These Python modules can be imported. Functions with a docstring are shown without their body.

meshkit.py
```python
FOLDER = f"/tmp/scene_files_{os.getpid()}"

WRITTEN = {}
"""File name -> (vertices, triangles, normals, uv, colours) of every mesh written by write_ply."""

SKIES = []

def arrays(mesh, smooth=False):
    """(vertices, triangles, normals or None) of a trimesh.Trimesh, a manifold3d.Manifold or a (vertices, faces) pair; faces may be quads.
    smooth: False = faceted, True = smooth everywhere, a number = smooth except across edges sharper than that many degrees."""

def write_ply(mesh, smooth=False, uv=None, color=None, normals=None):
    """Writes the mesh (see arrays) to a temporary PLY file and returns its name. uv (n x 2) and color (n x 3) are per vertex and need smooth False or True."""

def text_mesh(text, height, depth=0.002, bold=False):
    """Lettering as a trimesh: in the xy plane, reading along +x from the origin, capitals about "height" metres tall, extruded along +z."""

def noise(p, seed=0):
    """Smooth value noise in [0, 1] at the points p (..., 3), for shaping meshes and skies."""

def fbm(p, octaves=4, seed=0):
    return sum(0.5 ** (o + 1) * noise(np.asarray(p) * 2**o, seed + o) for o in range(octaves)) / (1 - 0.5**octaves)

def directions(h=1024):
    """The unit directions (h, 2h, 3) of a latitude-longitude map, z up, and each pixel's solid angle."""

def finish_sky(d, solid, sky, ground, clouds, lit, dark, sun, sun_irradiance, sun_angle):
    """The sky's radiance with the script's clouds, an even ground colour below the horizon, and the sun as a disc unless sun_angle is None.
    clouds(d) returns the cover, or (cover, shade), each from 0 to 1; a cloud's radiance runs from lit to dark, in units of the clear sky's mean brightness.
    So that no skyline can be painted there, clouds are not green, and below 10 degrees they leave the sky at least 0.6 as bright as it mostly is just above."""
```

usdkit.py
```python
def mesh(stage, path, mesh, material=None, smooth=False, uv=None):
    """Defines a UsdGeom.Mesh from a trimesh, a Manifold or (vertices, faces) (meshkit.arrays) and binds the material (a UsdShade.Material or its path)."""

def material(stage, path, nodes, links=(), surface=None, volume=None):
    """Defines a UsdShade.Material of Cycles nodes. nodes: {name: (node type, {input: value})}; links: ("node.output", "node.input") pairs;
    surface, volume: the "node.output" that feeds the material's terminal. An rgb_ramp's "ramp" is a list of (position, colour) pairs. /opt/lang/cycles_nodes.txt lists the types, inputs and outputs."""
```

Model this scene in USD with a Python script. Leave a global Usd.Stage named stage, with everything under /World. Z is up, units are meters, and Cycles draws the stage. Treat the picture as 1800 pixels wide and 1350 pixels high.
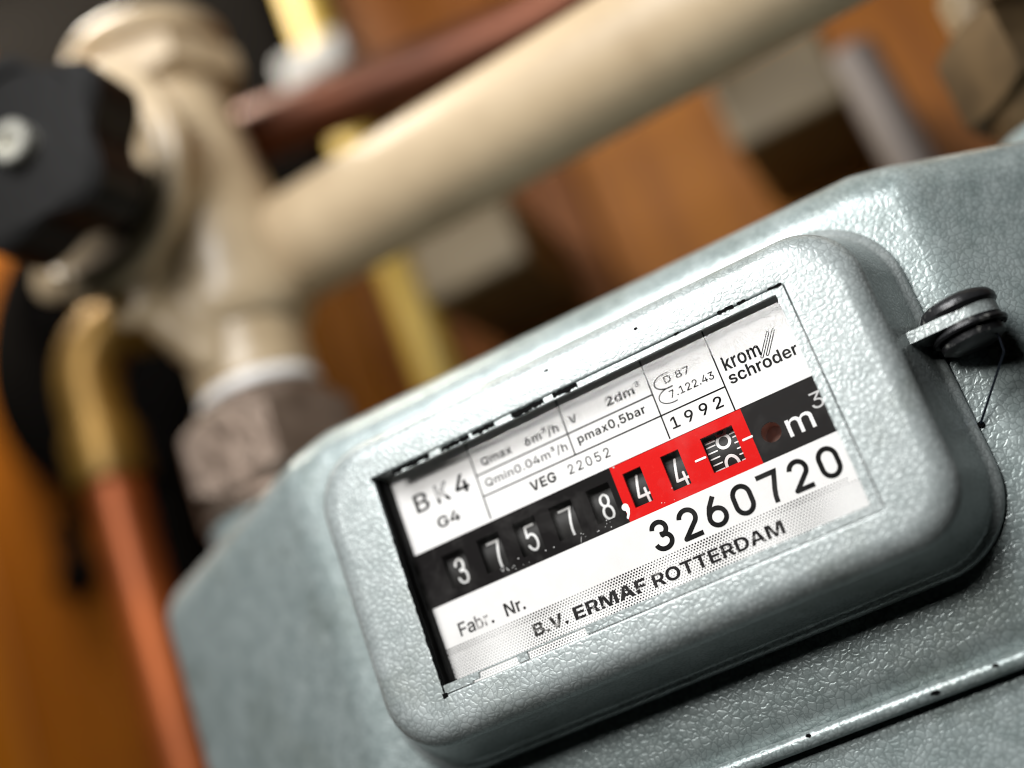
import glob, math, random
import numpy as np, trimesh, usdkit, meshkit
import manifold3d as m3
from manifold3d import Manifold, CrossSection
from pxr import Usd, UsdGeom, UsdLux, UsdShade, Gf, Sdf
from shapely import affinity, union_all
from shapely.geometry import Polygon, LineString, Point, MultiPolygon, box as sbox
from PIL import Image, ImageDraw, ImageFont

random.seed(4); np.random.seed(4)
stage = Usd.Stage.CreateInMemory()
UsdGeom.SetStageUpAxis(stage, 'Z'); UsdGeom.SetStageMetersPerUnit(stage, 1.0)
UsdGeom.Xform.Define(stage, '/World'); UsdGeom.Scope.Define(stage, '/World/Looks')
PI = math.pi
# ------------------------------------------------------------------ camera (millimetres below are turned into metres)
cam = UsdGeom.Camera.Define(stage, '/World/camera')
R = np.array([[0.86833276, 0.4188401, 0.26565238], [0.36706838, -0.18248234, -0.91211896], [-0.33355513, 0.88953536, -0.31219835]])  # rows: world axes seen from the camera
C = np.array([56.699, -227.074, -52.738])
M = np.eye(4); M[:3, :3] = R.T; M[3, :3] = C * 0.001
cam.AddTransformOp().Set(Gf.Matrix4d(*M.ravel().tolist()))
cam.CreateFocalLengthAttr(50.0); cam.CreateHorizontalApertureAttr(36.0); cam.CreateVerticalApertureAttr(27.0)
cam.CreateClippingRangeAttr(Gf.Vec2f(0.01, 20))
cam.CreateFStopAttr(4.0); cam.CreateFocusDistanceAttr(0.2385)
cam.CreateExposureAttr(0.0)
# ------------------------------------------------------------------ lamps of the meter cupboard
def lamp(name, pos, target, w, h, power, color):
    l = UsdLux.RectLight.Define(stage, '/World/' + name)
    p, t = np.array(pos, float) * .001, np.array(target, float) * .001
    z = p - t; z /= np.linalg.norm(z)
    x = np.cross([0, 0, 1.0], z); x /= np.linalg.norm(x) or 1; y = np.cross(z, x)
    m = np.eye(4); m[0, :3], m[1, :3], m[2, :3], m[3, :3] = x, y, z, p
    l.AddTransformOp().Set(Gf.Matrix4d(*m.ravel().tolist()))
    l.CreateWidthAttr(w * .001); l.CreateHeightAttr(h * .001); l.CreateIntensityAttr(power); l.CreateColorAttr(Gf.Vec3f(*color))
    l.GetPrim().SetCustomDataByKey('kind', 'structure')
    return l
lamp('front_lamp', (-35, -225, 265), (5, 10, 0), 215, 135, 18.5, (.98, .99, 1.0))
lamp('room_lamp', (-55, -335, 160), (5, 10, 0), 170, 75, 27.5, (1.0, .99, .97))
lamp('cupboard_lamp', (-210, 125, 340), (-170, 215, 60), 150, 100, 44.0, (1.0, .92, .78))
# ------------------------------------------------------------------ materials
def mat(name, nodes, links=(), surface='p.BSDF'):
    return usdkit.material(stage, '/World/Looks/' + name, nodes, links, surface=surface)
def simple(name, color, rough=.5, metal=0., bump=None, spec=.5, vary=None, coat=0.):
    n = {'p': ('principled_bsdf', {'base_color': color, 'roughness': rough, 'metallic': metal, 'specular_ior_level': spec, 'coat_weight': coat, 'coat_roughness': .15}), 'g': ('geometry', {})}
    l = []
    if vary:
        sc, c2, lo, hi = vary
        n['n'] = ('noise_texture', {'scale': sc, 'detail': 5.0, 'roughness': .6}); n['r'] = ('rgb_ramp', {'ramp': [(lo, color), (hi, c2)]})
        l += [('g.position', 'n.vector'), ('n.fac', 'r.fac'), ('r.color', 'p.base_color')]
    if bump:
        sc, dist = bump
        n['bn'] = ('noise_texture', {'scale': sc, 'detail': 4.0, 'roughness': .55}); n['b'] = ('bump', {'strength': 1.0, 'distance': dist})
        l += [('g.position', 'bn.vector'), ('bn.fac', 'b.height'), ('b.normal', 'p.normal')]
    return mat(name, n, l)
def hammer(name, c1, c2, rough, cell=820., depth=.000034, metal=.25):
    """Hammered enamel: pebbly cells with fine dark creases between them."""
    n = {'g': ('geometry', {}),
         'w': ('noise_texture', {'scale': 700.0, 'detail': 2.0}), 'wm': ('vector_math', {'math_type': 'multiply_add', 'vector2': (.0014, .0014, .0014)}),
         'v': ('voronoi_texture', {'feature': 'distance_to_edge', 'scale': cell}),
         'e': ('map_range', {'range_type': 'smoothstep', 'from_min': 0., 'from_max': .34, 'to_min': 0., 'to_max': 1.}),
         'm': ('noise_texture', {'scale': 230.0, 'detail': 4.0, 'roughness': .6}), 'mx': ('math', {'math_type': 'multiply_add', 'value2': .55}),
         'b': ('bump', {'strength': 1.0, 'distance': depth}),
         'l': ('map_range', {'from_min': 0., 'from_max': .1, 'to_min': .45, 'to_max': 1., 'clamp': True}), 'cr': ('rgb_ramp', {'ramp': [(.3, c1), (.7, c2)]}),
         'st': ('noise_texture', {'scale': 42.0, 'detail': 6.0, 'roughness': .7}), 'sr': ('rgb_ramp', {'ramp': [(.30, (.72, .72, .68)), (.48, (1., 1., 1.))]}), 'sm': ('mix_color', {'blend_type': 'multiply', 'fac': 1.0}),
         'cm': ('mix_color', {'blend_type': 'mix', 'a': tuple(.42 * x for x in c1)}),
         'p': ('principled_bsdf', {'roughness': rough, 'metallic': metal, 'coat_weight': .3, 'coat_roughness': .18})}
    l = [('g.position', 'w.vector'), ('w.color', 'wm.vector1'), ('g.position', 'wm.vector3'), ('wm.vector', 'v.vector'), ('v.distance', 'e.value'),
         ('g.position', 'm.vector'), ('m.fac', 'mx.value1'), ('e.result', 'mx.value3'), ('mx.value', 'b.height'), ('b.normal', 'p.normal'), ('b.normal', 'p.coat_normal'),
         ('v.distance', 'l.value'), ('m.fac', 'cr.fac'), ('g.position', 'st.vector'), ('st.fac', 'sr.fac'), ('cr.color', 'sm.a'), ('sr.color', 'sm.b'), ('sm.result', 'cm.b'), ('l.result', 'cm.fac'), ('cm.result', 'p.base_color')]
    return mat(name, n, l)
def worn(name, color, under, scale, lo, hi):
    n = {'g': ('geometry', {}), 'n': ('noise_texture', {'scale': scale, 'detail': 4.0, 'roughness': .7}), 'r': ('rgb_ramp', {'ramp': [(lo, color), (hi, under)]}), 'p': ('principled_bsdf', {'roughness': .65, 'specular_ior_level': .06})}
    return mat(name, n, [('g.position', 'n.vector'), ('n.fac', 'r.fac'), ('r.color', 'p.base_color')])
WHITE = (.80, .785, .765)
HM = hammer('hammered_paint', (.255, .308, .302), (.385, .442, .436), .34)
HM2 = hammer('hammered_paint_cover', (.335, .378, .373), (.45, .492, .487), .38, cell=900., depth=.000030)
PLATE = simple('plate_white', WHITE, .42, vary=(160., (.74, .72, .70), .45, .9))
INK = simple('black_ink', (.006, .006, .006), .65, spec=.06)
INKW = worn('worn_black_ink', (.015, .014, .014), (.62, .60, .58), 900., .58, .70)
INKV = worn('half_worn_black_ink', (.03, .028, .026), (.62, .60, .57), 1100., .50, .68)
INKF = worn('faded_black_ink', (.06, .055, .055), (.72, .70, .68), 900., .46, .66)
BAND = worn('black_band', (.006, .005, .005), (.30, .28, .25), 1500., .73, .78)
FIELD = simple('dark_field', (.012, .0105, .010), .6, spec=.1)
RED = simple('red_ink', (.66, .004, .003), .6, spec=.08, vary=(2500., (.80, .04, .03), .62, .8))
DWHITE = simple('digit_white', (.86, .85, .83), .5)
DGREY = simple('digit_grey', (.50, .49, .48), .5)
DRUM = simple('drum_black', (.014, .013, .012), .5, spec=.3)
CHIP = simple('bare_black_metal', (.003, .003, .003), .6, bump=(2500., .00003), spec=.03)
HOLE = simple('brown_recess', (.40, .22, .17), .6)
BLACKP = simple('black_plastic', (.010, .0095, .009), .45, bump=(350., .0002), spec=.14)
MATTBLACK = simple('matt_black_paint', (.004, .0036, .0033), .95, spec=.0)
BLACKM = simple('black_seal_plastic', (.014, .014, .015), .34, vary=(420., (.16, .16, .15), .60, .68), bump=(700., .00012))
WIRE = simple('seal_wire', (.10, .12, .16), .3, 1.0)
BEIGE = simple('beige_enamel', (.50, .385, .245), .40, vary=(60., (.40, .295, .175), .4, .7), bump=(120., .0006), coat=.2)
BEIGEP = simple('beige_pipe_paint', (.46, .35, .22), .45, vary=(40., (.38, .28, .17), .4, .7))
TAN = simple('tan_bracket', (.11, .078, .034), .6, vary=(50., (.08, .056, .024), .4, .7))
COPPER = simple('copper_orange', (.34, .080, .013), .45, .5, vary=(45., (.20, .046, .009), .4, .7))
COPPERD = simple('copper_brown', (.115, .033, .012), .42, .6, vary=(30., (.06, .017, .006), .4, .7))
BRASS = simple('brass', (.20, .11, .017), .42, .55, vary=(70., (.10, .054, .009), .4, .7))
STEEL = simple('zinc_nut_metal', (.24, .18, .14), .42, .6, vary=(110., (.12, .082, .058), .36, .70), bump=(260., .0009))
SCREW = simple('screw_metal', (.62, .60, .52), .34, .8)
SEALRING = simple('white_seal_ring', (.85, .83, .80), .4)
YELLOW = simple('yellow_pipe_paint', (.46, .315, .06), .45)
GREYC = simple('pale_clip', (.20, .20, .20), .5)
GREYP = simple('grey_pipe_paint', (.13, .105, .09), .55)
DARKBR = simple('dark_brass', (.15, .10, .05), .4, .7, vary=(90., (.09, .06, .03), .4, .7))
def wood(name, c1, c2, off):
    n = {'g': ('geometry', {}), 'mp': ('mapping', {'scale': (60., 60., 5.), 'location': (off, off * .7, off * 1.3)}), 'n': ('noise_texture', {'scale': 1.0, 'detail': 6.0, 'roughness': .62, 'distortion': .6}),
         'r': ('rgb_ramp', {'ramp': [(.28, c2), (.62, c1)]}), 'p': ('principled_bsdf', {'roughness': .5, 'specular_ior_level': .2})}
    return mat(name, n, [('g.position', 'mp.vector'), ('mp.vector', 'n.vector'), ('n.fac', 'r.fac'), ('r.color', 'p.base_color')])
WOODS = [wood('varnished_wood_%s' % k, c, d, o) for k, c, d, o in (('light', (0.28, 0.096, 0.0028), (0.17, 0.05, 0.0012), 1.), ('mid', (0.23, 0.074, 0.0023), (0.14, 0.038, 0.001), 9.), ('deep', (0.19, 0.058, 0.0018), (0.115, 0.029, 0.0008), 17.))]
GLASS = mat('clear_pane', {'t': ('transparent_bsdf', {'color': (.985, .985, .985)}), 'g': ('glossy_bsdf', {'color': (1., 1., 1.), 'roughness': .04}), 'f': ('fresnel', {'IOR': 1.45}), 'ge': ('geometry', {}), 'k': ('math', {'math_type': 'subtract', 'value1': 1.0}), 'q': ('math', {'math_type': 'multiply'}), 'm': ('mix_closure', {}),
             'n': ('noise_texture', {'scale': 130.0, 'detail': 6.0, 'roughness': .7, 'distortion': .5}), 'r': ('map_range', {'from_min': .5, 'from_max': .8, 'to_min': .002, 'to_max': .03, 'clamp': True}), 'd': ('diffuse_bsdf', {'color': (.6, .58, .55)}), 'm2': ('mix_closure', {})},
            [('ge.backfacing', 'k.value2'), ('k.value', 'q.value1'), ('f.fac', 'q.value2'), ('q.value', 'm.fac'), ('t.BSDF', 'm.closure1'), ('g.BSDF', 'm.closure2'),
             ('ge.position', 'n.vector'), ('n.fac', 'r.value'), ('r.result', 'm2.fac'), ('m.closure', 'm2.closure1'), ('d.BSDF', 'm2.closure2')], surface='m2.closure')
# ------------------------------------------------------------------ prim helpers
taken = {}
def numbered(parent, name):
    k = taken.get((parent, name), 0); taken[(parent, name)] = k + 1
    return f'{parent}/{name}' + (f'_{k:03d}' if k else '')
BASE = {}
def thing(name, label, category, base=(0, 0, 0), group=None, kind=None):
    x = UsdGeom.Xform.Define(stage, numbered('/World', name)); x.AddTranslateOp().Set(Gf.Vec3d(*[b * .001 for b in base]))
    p = x.GetPrim(); BASE[p.GetPath().pathString] = np.array(base, float)
    tag(p, label, category, group, kind); return p
def tag(p, label=None, category=None, group=None, kind=None):
    for k, v in (('label', label), ('category', category), ('group', group), ('kind', kind)):
        if v: p.SetCustomDataByKey(k, v)
def tm(m):
    if isinstance(m, Manifold):
        me = m.to_mesh(); return trimesh.Trimesh(np.array(me.vert_properties)[:, :3], np.array(me.tri_verts), process=False)
    if isinstance(m, (list, tuple)): return trimesh.util.concatenate([tm(x) for x in m])
    return m
def obj(name, mesh, material, parent=None, smooth=35, label=None, kind=None, category=None, group=None):
    """One Mesh prim; mesh coordinates are world millimetres."""
    mesh = tm(mesh); pp = parent.GetPath().pathString if parent is not None else '/World'
    top = '/'.join(pp.split('/')[:3]); base = BASE.get(top, np.zeros(3))
    t = trimesh.Trimesh((np.asarray(mesh.vertices) - base) * .001, np.asarray(mesh.faces), process=False)
    g = usdkit.mesh(stage, numbered(pp, name), t, material, smooth=smooth).GetPrim()
    tag(g, label, category, group, kind); return g
# ------------------------------------------------------------------ shape helpers (mm)
def flat(poly, yf, t=.03):
    """A shapely polygon in (x, z) as a sheet whose front lies at y = yf and which is t thick."""
    out = []
    for g in getattr(poly, 'geoms', [poly]):
        if g.is_empty or g.area < 1e-5: continue
        e = trimesh.creation.extrude_polygon(g, t, engine='earcut'); v = e.vertices
        e.vertices = np.column_stack([v[:, 0], yf + t - v[:, 2], v[:, 1]]); out.append(e)
    return trimesh.util.concatenate(out)
def cyl(a, b, r, r2=None, n=48):
    a, b = np.array(a, float), np.array(b, float); d = b - a; L = np.linalg.norm(d)
    m = tm(Manifold.cylinder(L, r, r if r2 is None else r2, n)); T = trimesh.geometry.align_vectors([0, 0, 1], d / L); T[:3, 3] = a
    m.apply_transform(T); return m
def lathe(profile, c, axis=(0, 0, 1), n=64):
    """Closed solid of revolution: profile (r, h) from bottom to top."""
    m = tm(Manifold.revolve(CrossSection([[(max(r, 0), h) for r, h in profile]]), n))
    T = trimesh.geometry.align_vectors([0, 0, 1], np.array(axis, float) / np.linalg.norm(axis)); T[:3, 3] = c
    m.apply_transform(T); return m
def tube(path, r, n=32, sub=10):
    from scipy.interpolate import CubicSpline
    P = np.array(path, float)
    if len(P) > 2:
        s = np.r_[0, np.cumsum(np.linalg.norm(np.diff(P, axis=0), axis=1))]; P = CubicSpline(s, P)(np.linspace(0, s[-1], sub * len(P)))
    T = np.gradient(P, axis=0); T /= np.linalg.norm(T, axis=1)[:, None]
    u = np.cross(T[0], [0, 1, .02]); u /= np.linalg.norm(u); V = []
    for p, t in zip(P, T):
        u = u - t * (u @ t); u /= np.linalg.norm(u); w = np.cross(t, u)
        for k in range(n):
            a = 2 * PI * k / n; V.append(p + r * (math.cos(a) * u + math.sin(a) * w))
    F = []
    for i in range(len(P) - 1):
        for k in range(n):
            a, b, c, d = i * n + k, i * n + (k + 1) % n, (i + 1) * n + (k + 1) % n, (i + 1) * n + k
            F += [(a, b, c), (a, c, d)]
    k0, k1 = len(V), len(V) + 1; V += [P[0], P[-1]]
    F += [(k0, (k + 1) % n, k) for k in range(n)] + [(k1, (len(P) - 1) * n + k, (len(P) - 1) * n + (k + 1) % n) for k in range(n)]
    return trimesh.Trimesh(np.array(V), np.array(F), process=False)
def sph(c, r, n=40): return Manifold.sphere(r, n).translate([float(x) for x in c])
def hull(*ms): return Manifold.batch_hull(list(ms))
def rbox(x0, x1, y0, y1, z0, z1, r=1.0):
    return hull(*[sph((x, y, z), r, 12) for x in (x0 + r, x1 - r) for y in (y0 + r, y1 - r) for z in (z0 + r, z1 - r)])
def hexnut(c, axis, across, h, ch=1.6, turn=0.):
    """Chamfered hexagon nut (c: the centre of its lower face), as a Manifold."""
    R0 = across / 2 / math.cos(PI / 6)
    hx = CrossSection([[(R0 * math.cos(PI / 3 * k + turn), R0 * math.sin(PI / 3 * k + turn)) for k in range(6)]]).extrude(h)
    prof = [(0, 0), (across / 2 - .4, 0), (R0 + .05, ch), (R0 + .05, h - ch), (across / 2 - .4, h), (0, h)]
    m = tm(hx ^ Manifold.revolve(CrossSection([prof]), 64))
    T = trimesh.geometry.align_vectors([0, 0, 1], axis); T[:3, 3] = c; m.apply_transform(T); return m
FONT = glob.glob('/opt/blender-*/*/datafiles/fonts/Inter.woff2')[0]
def text(s, x0, x1, z0, cap, weight=450, track=0.0, slope=0., px=120):
    """Printed lettering as a polygon: ink from x0 to x1, baseline z0, capital height cap (mm)."""
    f = ImageFont.truetype(FONT, px); f.set_variation_by_axes([20, weight])
    if track:
        w = sum(f.getlength(ch) + track * px for ch in s)
    else: w = f.getlength(s)
    im = Image.new('L', (int(w) + 80, int(px * 1.7))); d = ImageDraw.Draw(im); bx = 20.
    if track:
        for ch in s: d.text((bx, px * 1.2), ch, 255, f, anchor='ls'); bx += f.getlength(ch) + track * px
    else: d.text((bx, px * 1.2), s, 255, f, anchor='ls')
    on = np.pad(np.asarray(im) > 127, ((0, 0), (1, 1))).astype(np.int8)
    rows, st = np.nonzero(np.diff(on, axis=1) == 1); en = np.nonzero(np.diff(on, axis=1) == -1)[1]
    from shapely import box as vbox
    g = union_all(vbox(st, -rows - 1, en, -rows)).buffer(.8).buffer(-.8).simplify(.6)
    b = g.bounds; sx = (x1 - x0) / (b[2] - b[0]); sz = cap / (px * .727)
    g = affinity.affine_transform(g, [sx, 0, 0, sz, x0 - b[0] * sx, z0 + px * 1.2 * sz])
    if slope: g = affinity.affine_transform(g, [1, 0, slope, 1, 0, -slope * x0])
    return g
def arc(cx, cy, rx, ry, a0, a1, n=24):
    return [(cx + rx * math.cos(math.radians(a)), cy + ry * math.sin(math.radians(a))) for a in np.linspace(a0, a1, n)]
def glyph(ch, x0, x1, z0, z1, s, cap='flat'):
    """A numeral drawn as engineers' strokes of width s in the box x0..x1, z0..z1."""
    W, H = x1 - x0 - s, z1 - z0 - s
    A = lambda cx, cy, rx, ry, a0, a1: arc(cx * W, cy * H, rx * W, ry * H, a0, a1)
    P = lambda *q: [(a * W, b * H) for a, b in q]
    g = {'0': [A(.5, .66, .5, .34, 0, 180) + A(.5, .34, .5, .34, 180, 360) + P((1, .66))],
         '2': [A(.5, .70, .48, .30, 170, -38) + P((.03, 0), (1.08, 0))],
         '3': [A(.47, .745, .43, .255, 172, -90), A(.5, .27, .5, .27, 100, -172)],
         '4': [P((.42, 1.08), (0, .22), (1.08, .22)), P((.74, .46), (.74, -.1))],
         '5': [P((.98, 1), (.1, 1), (.06, .56)) + A(.46, .32, .52, .32, 128, -160)],
         '6': [A(.5, .31, .5, .31, 0, 360) + P((1, .31)), P((.0, .33), (.06, .5), (.2, .72), (.62, 1.06))],
         '7': [P((-.08, 1), (1, 1), (.86, .72), (.7, .42), (.6, .15), (.58, -.08))],
         '8': [A(.5, .765, .42, .235, 0, 360) + P((.92, .765)), A(.5, .27, .5, .27, 0, 360) + P((1, .27))],
         '9': [A(.5, .69, .5, .31, 0, 360) + P((1, .69)), P((1., .67), (.94, .5), (.8, .28), (.38, -.06))]}[ch]
    u = union_all([LineString(l).buffer(s / 2, cap_style=cap, join_style='mitre' if ch in '7' else 'round') for l in g])
    return affinity.translate(u, x0 + s / 2, z0 + s / 2)
# ================================================================== wooden wall (setting)
wall = thing('wood_wall', 'orange brown varnished wall of upright boards behind the meter', 'wall', (0, 240, 0), kind='structure')
edges = list(np.arange(-125 - 6 * 96, 420, 96.))
for k, x in enumerate(edges):
    b = rbox(x + .9, x + 95.1, 240, 258, -330, 520, 1.6)
    obj('plank', b, WOODS[(k * 7 + k // 3) % 3], wall)
obj('backing', trimesh.creation.box(bounds=[(-720, 256, -340), (450, 262, 530)]), CHIP, wall)
# ================================================================== gas meter
meter = thing('gas_meter', 'pale grey hammered metal gas meter with number counter window, in the foreground', 'gas meter', (0, 90, -140))
r = 10.
def shell(z0, top):
    pts = []
    for s in (-1, 1):
        if top:
            pts += [(s * 56, 28, 31.8), (s * 62, 28, 30.5), (s * 115, 60, 26), (s * 115, 150, 26), (s * 60, 150, 32)]
        pts += [(s * 62, 28, z0), (s * 115, 60, z0), (s * 115, 150, z0)]
    return hull(*[sph(p, r, 72) for p in pts])
upper = shell(-42, True).trim_by_plane([0, 0, 1], -47.) - Manifold.cube([88, 40, 46]).translate([-44, 10, -23])
obj('upper_shell', upper, HM, meter, smooth=25)
lo = []
for s in (-1, 1):
    for z in (-44, -125):
        lo += [sph((s * q, y, z), r, 48) for q, y in ((62, 28.4), (115, 60.3), (115, 150))]
lower = hull(*lo).trim_by_plane([0, 0, -1], 49.)
obj('lower_shell', lower, HM, meter, smooth=25)
def disc(x, y, z, R0, t):
    prof = [(0, -t), (R0 - t * .7, -t), (R0 - t * .2, -t * .65), (R0, 0), (R0 - t * .2, t * .65), (R0 - t * .7, t), (0, t)]
    return Manifold.revolve(CrossSection([prof]), 64).translate([x, y, z])
bead = hull(*[disc(s * q, y, -48., r + 2.6, 1.45) for s in (-1, 1) for q, y in ((62, 28), (115, 60), (115, 150))])
obj('seam_bead', bead, HM, meter, smooth=50)
for s in (-1, 1):
    obj('connection_boss', lathe([(0, 14), (27, 14), (27, 26), (25, 34), (21, 40), (19, 44), (19, 52), (0, 52)], (s * 104, 88, 0)), HM, meter)
# ---- index cover: a pressed frame with a window
def ring(a, b, rad, y, n=14):
    P = []
    for cx, cz, a0 in ((a - rad, b - rad, 0), (-(a - rad), b - rad, 90), (-(a - rad), -(b - rad), 180), (a - rad, -(b - rad), 270)):
        P += [(cx + rad * math.cos(math.radians(a0 + 90 * k / n)), y, cz + rad * math.sin(math.radians(a0 + 90 * k / n))) for k in range(n + 1)]
    return P
def loft(rings):
    n = len(rings[0]); V = np.array([p for q in rings for p in q]); F = []
    for i in range(len(rings) - 1):
        for k in range(n):
            a, b, c, d = i * n + k, i * n + (k + 1) % n, (i + 1) * n + (k + 1) % n, (i + 1) * n + k
            F += [(a, b, c), (a, c, d)]
    return trimesh.Trimesh(V, np.array(F), process=False)
rg = [ring(58.3, 32.6, 14.5, 18.5), ring(58.3, 32.6, 14.5, 17.2), ring(58.1, 32.4, 14.4, 16.6), ring(57.6, 31.9, 14.1, 16.1), ring(57.0, 31.3, 13.8, 15.8), ring(56.4, 30.8, 13.5, 15.0)]
fr = 4.4
for k in range(13):
    t = k / 12 * PI / 2
    rg.append(ring(52.9 - fr + fr * math.cos(t) - .0, 28.6 - fr + fr * math.cos(t), 11 - .35 * (fr - fr * math.cos(t)), fr - fr * math.sin(t)))
rg += [ring(43, 23.2, 5.0, 0.), ring(40.6, 20.8, .9, 0.), ring(40.25, 20.5, .7, .1), ring(40.1, 20.32, .6, .4), ring(40.05, 20.3, .6, 7.5)]
cover = obj('index_cover', loft(rg), HM2, meter, smooth=30)
# narrow painted lip inside the window, missing on the left where only the dark wall shows
lip_poly = union_all([sbox(38.35, -20.2, 39.95, 20.2), sbox(-36, 19.15, 38.35, 20.2), sbox(-39.9, -20.2, -34.5, -18.75), sbox(-25.5, -20.2, -23.6, -18.75), sbox(-12.5, -20.2, 38.4, -18.75),
                      Polygon([(-34.6, -19.9), (-34.6, -18.75), (-12.4, -18.75), (-12.4, -18.95), (-33, -18.95), (-33.2, -19.9)])])
lp = flat(lip_poly, .14, .9)
obj('window_lip', lp, HM2, cover)
obj('window_pane', flat(sbox(-39.9, -20.2, 38.3, 19.1), 2.3, .5), GLASS, meter)
wallL = trimesh.creation.box(bounds=[(-40.02, .5, -20.2), (-39.6, 5.0, 20.2)])
obj('inner_gasket', [wallL, trimesh.creation.box(bounds=[(-39.2, 2.0, -19.6), (-38.9, 5.0, 19.6)])], CHIP, cover)
def chip(x0, x1, zlo, zhi, rough=.25):
    n = max(5, int((x1 - x0) / .35)); xs = np.linspace(x0, x1, n)
    bot = [(x, zlo + random.uniform(-rough, rough)) for x in xs]; top_ = [(x, zhi + random.uniform(-.08, .08)) for x in xs[::-1]]
    return Polygon(bot + top_).buffer(0)
for x0, x1, a, b in ((-36.2, -28.4, 19.35, 20.25), (-26.0, -20.2, 19.3, 20.2), (-19.6, -15.0, 19.3, 20.3), (-11.6, -5.2, 19.25, 20.25), (-3.4, 1.4, 19.3, 20.25)):
    obj('paint_chip', flat(chip(x0, x1, a, b), .09, .04), CHIP, cover)
for x0, x1, a, b in ((28.3, 31.2, 20.2, 20.75), (31.9, 33.4, 20.25, 20.7), (37.4, 39.9, 20.2, 20.6), (-3.2, -2.4, 24.3, 24.7), (14.2, 14.9, 24.1, 24.5), (-40.6, -39.7, 19.9, 20.5), (-40.5, -39.5, -20.9, -20.0), (20.2, 21.1, 20.25, 20.5)):
    obj('paint_chip', flat(chip(x0, x1, a, b, .12), -.03, .05), CHIP, cover)
lx = [(-40.12 + random.uniform(-.22, .12), z) for z in np.linspace(-19.6, 8.5, 46)]
obj('paint_chip', flat(Polygon([(-39.9, -19.6)] + lx + [(-39.9, 8.5)]).buffer(0), -.03, .05), CHIP, cover)
# ---- index plate with windows for the number drums
YP = 4.2
dc = [-32.3, -25.1, -17.9, -10.65, -3.3]
wins = [sbox(c - 1.85, -3.2, c + 2.5, 3.0) for c in dc] + [sbox(2.05, -3.2, 5.45, 3.1), sbox(9.25, -3.2, 12.6, 3.1), sbox(16.75, -3.2, 22.55, 3.1)]
hole = Point(28.15, -.8).buffer(1.7, 24)
cut = union_all(wins + [hole])
plate = obj('index_plate', flat(union_all([sbox(-41.5, -21.5, 41.5, -5.05), sbox(-41.5, 5.1, 41.5, 21.5)]), YP, .8), PLATE, meter)
def ink(name, poly, m=INK, y=YP - .045, t=.03, **k): return obj(name, flat(poly, y, t), m, plate, smooth=False, **k)
ink('black_band', sbox(-41.5, -5.05, .3, 5.1).difference(cut), BAND, YP - .01, .7)
ink('red_band', sbox(.3, -5.05, 24.95, 5.0).difference(cut), RED, YP - .01, .7)
ink('dark_field', sbox(24.95, -4.9, 41.5, 5.0).difference(cut), FIELD, YP - .01, .7)
obj('round_recess', lathe([(1.7, 0), (1.9, 0), (1.9, 4.4), (0, 4.4), (0, 4.2), (1.7, 4.2)], (28.15, YP + .1, -.8), (0, 1, 0)), HOLE, plate)
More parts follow.
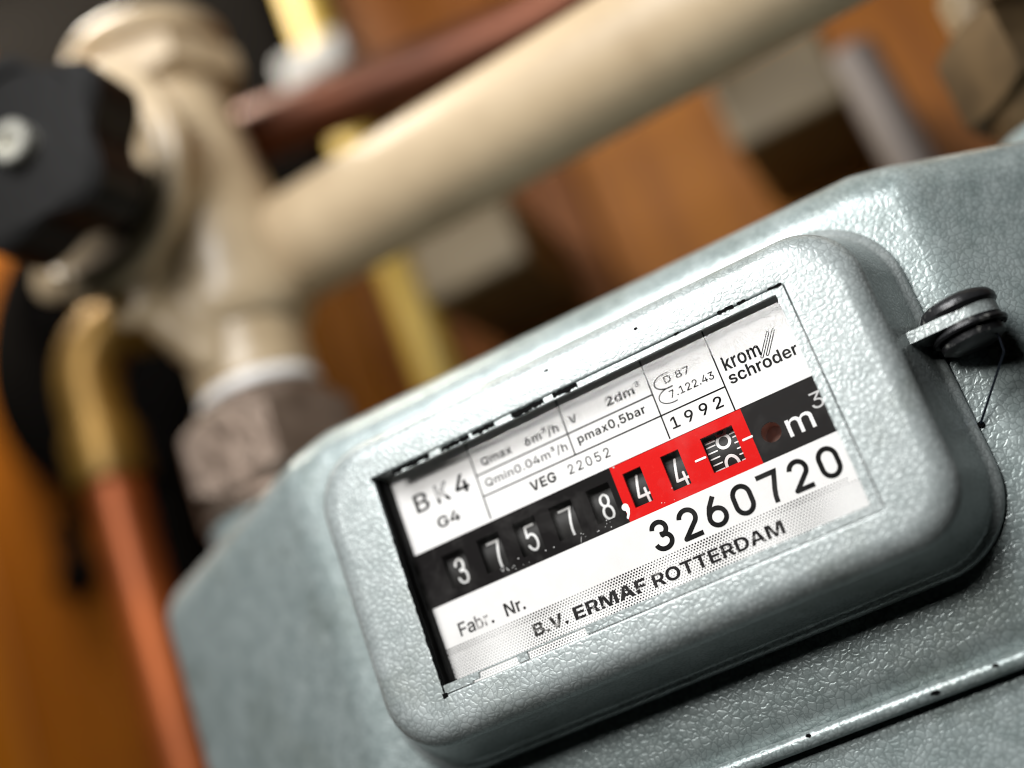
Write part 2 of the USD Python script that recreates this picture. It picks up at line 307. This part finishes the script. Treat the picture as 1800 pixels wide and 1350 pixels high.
# rules of the table
def rule(a, b, w=.26): return LineString([a, b]).buffer(w / 2, cap_style='flat')
ink('table_rules', union_all([rule((-22.75, 21), (-22.95, 5.6)), rule((-4.25, 21), (-4.45, 9.7)), rule((12.25, 21), (12.05, 5.3)), rule((24.15, 21), (24.1, 5.1)),
                       rule((-22.8, 13.7), (12.1, 13.65)), rule((-22.8, 9.75), (24.1, 9.55))]))
L = [('B', -35.7, -32.9, 11.95, 3.4, 570), ('4', -27.4, -24.6, 11.9, 3.5, 650), ('G4', -32.7, -28.2, 7.75, 2.0, 690),
     ('Qmax', -21.1, -15.0, 14.85, 1.6, 680), ('6m\u00b3/h', -12.3, -5.6, 14.8, 1.6, 650), ('Qmin0.04m\u00b3/h', -21.7, -5.3, 11.05, 1.5, 540), ('V', -3.3, -1.8, 15.05, 1.4, 650),
     ('2dm\u00b3', 4.0, 10.7, 15.1, 1.65, 700), ('pmax0,5bar', -3.1, 10.0, 11.2, 1.6, 700), ('VEG', -14.1, -9.1, 6.85, 1.8, 730), ('D 87', 14.9, 19.6, 14.4, 1.3, 510), ('7.122.43', 14.9, 23.1, 11.65, 1.35, 490)]
for s, a, b, z, c, w in L: ink('printed_text', text(s, a, b, z, c, w, .03))
ink('printed_text', text('22052', -6.6, 1.4, 6.85, 1.7, 430, .16)); ink('printed_text', text('1992', 13.2, 22.7, 6.55, 2.05, 560, .24))
K = text('K', -31.3, -28.6, 11.95, 3.45, 640)
ink('printed_text', union_all([K.difference(K.buffer(-.16)), K.intersection(sbox(-32, 11.9, -28, 12.9))]), INK)
ink('printed_text', union_all([LineString(arc(15.3, 14.85, 2.3, 1.3, 75, 285)).buffer(.11), LineString(arc(15.2, 12.25, 2.3, 1.35, 75, 285)).buffer(.09)]))
ink('maker_mark', union_all([text('krom', 25.2, 31.9, 11.95, 2.55, 640), text('schroder', 25.2, 37.6, 9.45, 2.15, 640)] +
    [LineString([(x, 11.55), (x + 2.5, 15.0)]).buffer(.27).difference(LineString([(x, 11.55), (x + 2.5, 15.0)]).buffer(.13)) for x in (31.75, 32.75)]))
ink('unit_mark', text('m', 30.8, 35.4, -2.95, 4.0, 480), DWHITE); ink('unit_mark', text('3', 36.0, 38.1, -.3, 2.75, 420), DGREY)
for ch, a, b in (('3', 2.7, 6.4), ('2', 7.75, 11.55), ('6', 12.75, 16.45), ('0', 17.65, 21.35), ('7', 22.55, 26.35), ('2', 27.8, 31.5), ('0', 32.95, 36.65)):
    ink('serial_number', glyph(ch, a, b, -11.95, -6.5, .82))
ink('printed_text', text('Fa', -35.4, -32.35, -11.5, 2.35, 560)); ink('printed_text', text('br', -32.1, -29.55, -11.5, 2.35, 560), INKF); ink('printed_text', text('.', -29.15, -28.65, -11.5, 2.35, 620)); ink('printed_text', text('Nr.', -26.2, -22.4, -11.5, 2.3, 640), INKW)
ink('printed_text', text('B.V.', -22.5, -16.0, -16.6, 2.15, 720), INKV); ink('printed_text', text('ERMAF', -14.7, -1.0, -16.75, 2.2, 760), INKW); ink('printed_text', text('ROTTERDAM', .2, 23.9, -16.95, 2.25, 700), INKW)
# dotted screen tint along the lower edge
words = union_all([sbox(-22.8, -16.9, -15.7, -14.1), sbox(-15.0, -17.0, -.7, -14.2), sbox(0, -17.2, 24.1, -14.4)])
dv, df = [], []
for j in range(19):
    z = -12.75 - j * .44
    for i in range(150):
        x = -39.8 + i * .54 + (j % 2) * .27
        if x > 36.6 and j < 2: continue
        edge = min(1., (x + 40.3) / 3.); rr = .15 + .035 * math.sin(i * .21 + .4) - (.03 if 2 < j < 9 else 0) + .035 * (1 - edge)
        if j > 8: rr -= .03
        k0 = len(dv); dv += [(x + rr * math.cos(PI / 3 * q), YP - .012, z + rr * math.sin(PI / 3 * q)) for q in range(6)]
        df += [(k0, k0 + q, k0 + q + 1) for q in range(1, 5)]
obj('dot_screen', trimesh.Trimesh(np.array(dv), np.array(df), process=False), INK, plate, smooth=False, kind='stuff')
# scuffs on the band and the white field
sc = [Point(random.uniform(-22, -2), random.uniform(-4.8, -2.9)).buffer(random.uniform(.04, .13), 3) for _ in range(16)]
sc += [LineString([(x, z), (x + random.uniform(-.5, .5), z + random.uniform(.2, .7))]).buffer(.035) for x, z in zip(np.random.uniform(-24.5, -21.5, 8), np.random.uniform(-4.6, -3.6, 8))]
sc += [LineString([(-9 + k * .05, -4.8 + .12 * k) for k in range(8)]).buffer(.04), Point(6.6, -4.2).buffer(.1), Point(7.1, -4.4).buffer(.07), Point(9.2, -2.6).buffer(.08), Point(1.1, 4.8).buffer(.16, 2), Point(8.8, -4.6).buffer(.06)]
ink('scuff', union_all(sc), DGREY, YP - .05, .02)
ink('comma', union_all([Point(.45, -2.35).buffer(.62), Polygon([(.98, -2.1), (1.05, -2.9), (.75, -3.7), (.25, -4.4), (.1, -4.2), (.45, -3.5), (.3, -2.6)]).buffer(.06)]), DWHITE, YP - .075, .03)
ink('index_line', union_all([LineString([(14.7, -.1), (16.4, -.12)]).buffer(.19), LineString([(23.4, -.1), (24.95, -.1)]).buffer(.19)]), DWHITE, YP - .075, .03)
# ---- number drums behind the plate
RD, YD = 8.5, 5.7
def wrap(mesh, off=.02):
    v = mesh.vertices.copy(); a = v[:, 2] / RD; rr = RD + off + np.where(v[:, 1] < .5, .02, -.02)
    mesh.vertices = np.column_stack([v[:, 0], YD + RD - rr * np.cos(a), rr * np.sin(a)]); return mesh
def curved(poly):
    m = flat(poly, 0, 1.)
    m = m.subdivide_to_size(1.2); return wrap(m)
def drum(c, hw, marks):
    d = obj('number_drum', lathe([(0, -hw), (RD - .3, -hw), (RD, -hw + .3), (RD, hw - .3), (RD - .3, hw), (0, hw)], (c, YD + RD, 0), (1, 0, 0), 96), DRUM, meter, smooth=40)
    for p, m in marks: obj('numeral', curved(affinity.translate(p, .3, -.22)), m, d, smooth=False)
for c, ch, dz in zip(dc, '37578', (-.25, .0, .05, .05, -.4)):
    w = 2.15 if ch != '7' else 2.3
    drum(c + .05, 2.6, [(glyph(ch, c + .05 - w / 2, c + .05 + w / 2, -2.4 + dz, 2.4 + dz, .42, 'round'), DWHITE)])
for c, dz in ((3.7, .0), (10.9, -.2)):
    drum(c, 2.6, [(glyph('4', c - 1.22, c + 1.22, -2.35 + dz, 2.4 + dz, .44, 'round'), DWHITE)])
tk = [LineString([(19.7 + s * a, z), (19.7 + s * b, z)]).buffer(.12) for s, a, b in ((-1, 1.55, 3.1), (1, 1.75, 2.9)) for z in np.arange(-5.0, 5.2, 1.06) + .33]
for s in (-1, 1): tk.append(LineString([(19.7 + s * 1.4, 2.45), (19.7 + s * 3.1, 2.45)]).buffer(.12))
drum(19.7, 3.6, [(glyph('8', 18.35, 21.05, .3, 5.0, .52, 'round'), DWHITE), (glyph('0', 18.35, 21.05, -5.6, -.75, .52, 'round'), DWHITE), (union_all(tk), DWHITE)])
obj('paint_fleck', lathe([(0, 0), (.35, 0), (.2, .12), (0, .15)], (42.8, 18.02, -31.5), (0, -1, 0), 9), RED, meter, label='tiny red speck on the front below the cover')
for x, z, w in ((34.2, -48.2, .9), (12.5, -47.4, .5), (44.6, -47.6, .6), (-12, -48.4, .7)):
    obj('paint_chip', flat(Polygon([(x - w, z), (x - .3 * w, z + .35), (x + .6 * w, z + .28), (x + w, z - .1), (x + .2 * w, z - .35)]), 15.3, .5), CHIP, meter)
# ---- sealing lug, plug and wire at the right of the cover
lug = obj('seal_lug', tm(hull(*[Manifold.cylinder(2.0, q, q, 32).translate([x, y, 4.1]) for x, y, q in ((54, 10.5, 2), (54, 15, 2), (64.2, 13.2, 5.2))])), HM2, meter, smooth=35)
seal = obj('seal_plug', lathe([(0, 6.15), (6.0, 6.15), (6.5, 6.7), (6.5, 7.5), (5.9, 8.4), (4.6, 9.0), (0, 9.2)], (63.4, 13.5, 0)), BLACKM, meter)
obj('plug_collar', lathe([(0, 4.05), (5.7, 4.05), (5.7, 3.1), (5.1, 2.8), (5.1, 2.2), (5.5, 1.9), (5.4, 1.0), (4.6, .6), (4.2, .5), (3.6, .2), (0, .1)][::-1], (63.6, 13.2, 0)), BLACKM, seal)
obj('plug_rim', lathe([(5.75, 3.5), (6.3, 3.4), (6.5, 2.9), (6.2, 2.5), (5.4, 2.5)][::-1], (63.6, 13.2, 0)), BLACKM, seal)
wp = [np.array(q, float) for q in ((65.2, 11.2, 2.6), (67.3, 11.4, .2), (67.0, 12.0, -2.5), (58.8, 17.4, -10.9))]
obj('seal_wire', [cyl(p0, p1, .22, n=10) for p0, p1 in zip(wp[:-1], wp[1:])] + [tm(sph(p0, .22, 10)) for p0 in wp[1:-1]], WIRE, meter)
obj('wire_hole', lathe([(0, 0), (.55, 0), (.5, .4), (0, .4)], (58.8, 17.85, -11.), (0, -1, 0), 20), CHIP, meter)
# ================================================================== left gas valve with black knob
valve = thing('gas_valve', 'cream enamelled gas valve above the left end of the meter', 'gas valve', (-103, 88, 78))
ax, ay = -100., 88.
body = Manifold.revolve(CrossSection([[(0, 98), (17, 98), (19.5, 101), (21, 106), (21, 118), (20, 132), (18.2, 148), (16.4, 162), (15.6, 174), (15.6, 188), (0, 188)]]), 72).translate([ax, ay, 0])
body += hull(sph((ax, ay + 3, 120), 18), sph((ax + 7, ay + 8, 120.3), 18.0))
def ydisc(x, z, y, R0, t): return Manifold.revolve(CrossSection([[(0, -t), (R0 - 1.5 * t, -t), (R0 - .4 * t, -.6 * t), (R0, 0), (R0 - .4 * t, .6 * t), (R0 - 1.5 * t, t), (0, t)]]), 72).transform([[1, 0, 0, x], [0, 0, 1, y], [0, 1, 0, z]])
bon = hull(ydisc(-116.5, 145.5, 58, 31, 3.2), ydisc(-115, 145, 64, 30, 2)) + hull(ydisc(-114, 145, 64, 26, 2), sph((-101, 92, 136), 20))
ears = hull(ydisc(-114, 109, 62, 6.5, 3), ydisc(-111, 130, 64, 12, 3), sph((-106, 78, 122), 8)) + hull(ydisc(-134, 127, 62, 6.5, 3), ydisc(-120, 136, 64, 14, 3), sph((-116, 78, 132), 8))
tor = Manifold.revolve(CrossSection([[(29.2 + 3.6 * math.cos(a), 3.6 * math.sin(a)) for a in np.linspace(0, 2 * PI, 20, endpoint=False)]]), 80).transform([[1, 0, 0, -116.5], [0, 0, 1, 58.5], [0, 1, 0, 145.5]])
body += (bon + tor).trim_by_plane([.95, 0, .3], -86.) + ears + hull(sph((-112, 66, 108), 5), sph((-103, 74, 92), 5.5), sph((-101, 80, 106), 9))
body -= Manifold.cylinder(12, 18, 26.5, 64).transform([[1, 0, 0, -116.5], [0, 0, -1, 64.5], [0, 1, 0, 145.5]])
body = body.refine_to_length(2.2)
bt = tm(body); bt.merge_vertices(); trimesh.smoothing.filter_taubin(bt, lamb=.5, nu=.52, iterations=5); body = bt
obj('valve_body', body, BEIGE, valve, smooth=60)
obj('outlet_neck', lathe([(0, 84), (15.2, 84), (16, 85), (16, 100), (17.2, 104), (17.2, 116), (0, 116)], (ax, ay, 0)), BEIGE, valve)
obj('seal_ring', lathe([(12.4, 80.6), (15.6, 80.6), (16.3, 81.4), (16.3, 83.2), (15.4, 84.0), (12.4, 84.0)], (ax, ay, 0)), SEALRING, valve)
obj('threaded_tail', lathe([(0, 70), (10.5, 70), (10.5, 72), (11, 73), (10.5, 74), (11, 75), (10.5, 76), (11, 77), (10.5, 78), (11, 79), (10.5, 80), (10.5, 86), (0, 86)], (ax, ay, 0)), BRASS, valve)
def poly_cs(p): return CrossSection([list(p.exterior.coords)[:-1]], m3.FillRule.NonZero)
def slab(p, y0, y1): return poly_cs(p).extrude(y1 - y0).transform([[1, 0, 0, 0], [0, 0, -1, y1], [0, 1, 0, 0]])
obj('flange_screw', lathe([(0, 0), (2.6, 0), (2.4, 1.2), (0, 1.4)], (-114, 59.4, 109), (0, -1, 0), 24), BRASS, valve)
topn = obj('inlet_union', hexnut((ax - 2, ay, 173), (0, 0, 1), 42, 11, 2.0, .2), BEIGE, valve)
obj('inlet_union', lathe([(0, 187), (22, 187), (23, 188.4), (23, 192), (21.8, 193.6), (0, 193.6)], (ax - 3, ay, 0)), BEIGE, valve)
obj('inlet_neck', lathe([(0, 180), (18, 180), (18, 190), (0, 190)], (ax - 3, ay, 0)), BEIGE, valve)
kc = np.array([-104.6, 134.6])
kp = [(kc[0] + (22.4 + 2.9 * math.cos(5 * (t + math.radians(51)))) * math.cos(t), kc[1] + (22.4 + 2.9 * math.cos(5 * (t + math.radians(51)))) * math.sin(t)) for t in np.linspace(0, 2 * PI, 90, endpoint=False)]
kp = Polygon(kp)
kn = Manifold.batch_boolean([slab(kp.buffer(-i), a - 11, b - 11) for i, a, b in ((0, 30.2, 45), (.6, 29.2, 46), (1.5, 28.5, 46.6), (2.6, 28.1, 47), (4, 28, 47))], m3.OpType.Add)
kn = kn - Manifold.cylinder(2, 19, 19.6, 64).transform([[1, 0, 0, kc[0]], [0, 0, -1, 18.4], [0, 1, 0, kc[1]]])
knob = obj('knob', kn, BLACKP, valve, smooth=50)
obj('knob_hub', lathe([(0, 0), (14, 0), (10, 6), (10, 30), (0, 30)], (kc[0] - 2, 34, kc[1] + 2), (0, 1, 0)), BLACKP, knob)
scr = Manifold.revolve(CrossSection([[(0, 0), (5.2, 0), (5.2, 3.6), (4.6, 4.3), (0, 4.3)]]), 48) - CrossSection([[(2.5 * math.cos(PI / 3 * k), 2.5 * math.sin(PI / 3 * k)) for k in range(6)]]).extrude(4).translate([0, 0, 2])
scr = tm(scr); T = trimesh.geometry.align_vectors([0, 0, 1], [0, -1, 0]); T[:3, 3] = (kc[0], 18.4, kc[1]); scr.apply_transform(T)
obj('knob_screw', scr, SCREW, knob)
# ---- union nuts
nut = thing('union_nut', 'dull zinc hexagon union nut between the cream valve and the meter', 'union nut', (-104, 88, 52), group=None)
obj('hex_body', hexnut((-102, 88, 54), (0, 0, 1), 43, 21, 3.2, .02), STEEL, nut)
obj('nut_skirt', lathe([(11, 74.9), (19.5, 74.9), (18, 79), (12, 80), (11, 80)], (-101, 88, 0)), STEEL, nut)
obj('nut_foot', lathe([(15, 50), (20.5, 50), (21.4, 51), (21.4, 53), (20.5, 54), (15, 54)], (-102.5, 88, 0)), STEEL, nut)
nut2 = thing('union_nut', 'dark brass union nut on the right shoulder of the meter', 'union nut', (107, 88, 50))
obj('hex_body', hexnut((107, 88, 60), (0, 0, 1), 40, 20, 2.2, .1), DARKBR, nut2)
obj('nut_foot', lathe([(14, 52), (18, 52), (18.6, 53), (18.6, 59.9), (14, 59.9)], (107, 88, 0)), DARKBR, nut2)
tail = thing('pipe_tail', 'pale painted outlet pipe standing above the dark brass nut', 'pipe', (107, 88, 80))
obj('collar', lathe([(0, 80.1), (15, 80.1), (16.5, 82), (16.5, 92), (14, 95), (0, 95)], (107, 88, 0)), BEIGE, tail)
obj('riser', lathe([(0, 95), (13.4, 95), (13.4, 240), (0, 240)], (107, 88, 0)), BEIGEP, tail)
# ================================================================== pipes and fittings behind the meter
p = obj('gas_pipe', cyl((-93, 99, 121), (160, 23, 88), 15., n=64), BEIGEP); tag(p, 'thick cream painted gas pipe running from the cream valve to the upper right', 'pipe')
p = obj('copper_pipe', tube([(-102.9, 122.0, 175.0), (-82.8, 122.0, 172.6), (-54.3, 122.0, 167.4), (-23.8, 122.0, 162.9), (0.5, 122.0, 161.0), (19.0, 122.0, 162.0), (34.7, 122.0, 166.0)], 9.2), COPPERD); tag(p, 'brown bent copper pipe crossing above the thick cream pipe', 'pipe')
p = obj('copper_pipe', tube([(-177, 130, 100), (-177.5, 130, 30), (-178, 130, -80)], 9.), COPPER); tag(p, 'bright orange copper pipe standing upright left of the meter', 'pipe')
br = thing('brass_elbow', 'brass elbow fitting on top of the upright orange copper pipe', 'pipe fitting', (-177, 130, 96))
obj('socket', lathe([(0, 96), (11, 96), (12, 97.5), (12, 112), (11, 114), (0, 114)], (-177, 130, 0)), BRASS, br)
obj('bend', tube([(-177, 130, 112), (-177, 130, 126), (-174, 131, 138), (-162, 133, 146), (-148, 135, 149)], 10.), BRASS, br)
obj('nut', hexnut((-160, 133, 146), (.97, .1, .2), 25, 12, 1.2), BRASS, br)
p = obj('yellow_pipe', tube([(-91, 200, -120), (-91, 200, 330)], 7.6), YELLOW); tag(p, 'slim yellow upright pipe passing behind the cream and copper pipes', 'pipe')
cl = thing('pipe_clip', 'pale grey clip holding the yellow pipe above the brown copper pipe', 'pipe clip', (-91, 238, 233))
obj('strap', rbox(-106, -79, 189, 213, 227, 240, 2.), GREYC, cl); obj('foot', trimesh.creation.box(bounds=[(-96, 213, 230), (-88, 239.5, 237)]), GREYC, cl)
for x0, x1, z0, z1, lab in ((-79, -41, 121, 149, 'tan mounting block under the cream pipe, beside the yellow pipe'), (31, 68, 121, 147, 'dim tan mounting block under the far right of the cream pipe')):
    b = thing('mounting_block', lab, 'bracket', ((x0 + x1) / 2, 239, z0), group=None)
    obj('block', rbox(x0, x1, 176, 239.5, z0, z1, 2.5), TAN, b)
p = obj('grey_pipe', cyl((73.5, 180, 134), (80, 180, -40), 7.5), GREYP); tag(p, 'grey upright pipe behind the right half of the meter top', 'pipe')
rgl = thing('pressure_regulator', 'matt black pressure regulator in the shade behind the cream valve', 'regulator', (-165, 200, 90))
obj('housing', lathe([(0, 0), (62, 0), (68, 4), (68, 18), (62, 24), (40, 36), (0, 36)], (-213, 236, 190), (0, -1, 0)), MATTBLACK, rgl)
obj('dome', lathe([(0, 0), (16, 0), (16, 24), (12, 28), (0, 28)], (-213, 200, 190), (0, -1, 0)), MATTBLACK, rgl)
obj('outlet_stub', lathe([(0, -70), (17, -70), (17, 60), (20, 62), (20, 80), (0, 80)], (-213, 218, 60)), MATTBLACK, rgl)
blk = thing('meter_bracket', 'black steel bracket plate on the wall above the cream valve', 'bracket', (-150, 239, 215))
obj('bracket_plate', rbox(-235, -105, 205, 239, 205, 380, 3.), MATTBLACK, blk); obj('bracket_rib', rbox(-240, -150, 140, 206, 232, 246, 3.), MATTBLACK, blk)
pc = thing('pipe_clip', 'small black clip on the boards left of the upright orange copper pipe', 'pipe clip', (-272, 239, 116))
obj('clip_body', hull(sph((-273, 232, 110), 7, 20), sph((-268, 232, 113), 7, 20)), MATTBLACK, pc); obj('clip_hook', hull(sph((-271, 230, 118), 4, 20), sph((-268, 230, 131), 5.5, 20)), MATTBLACK, pc); obj('clip_screw', cyl((-270, 224, 112), (-270, 239.8, 112), 2.5, n=16), MATTBLACK, pc)
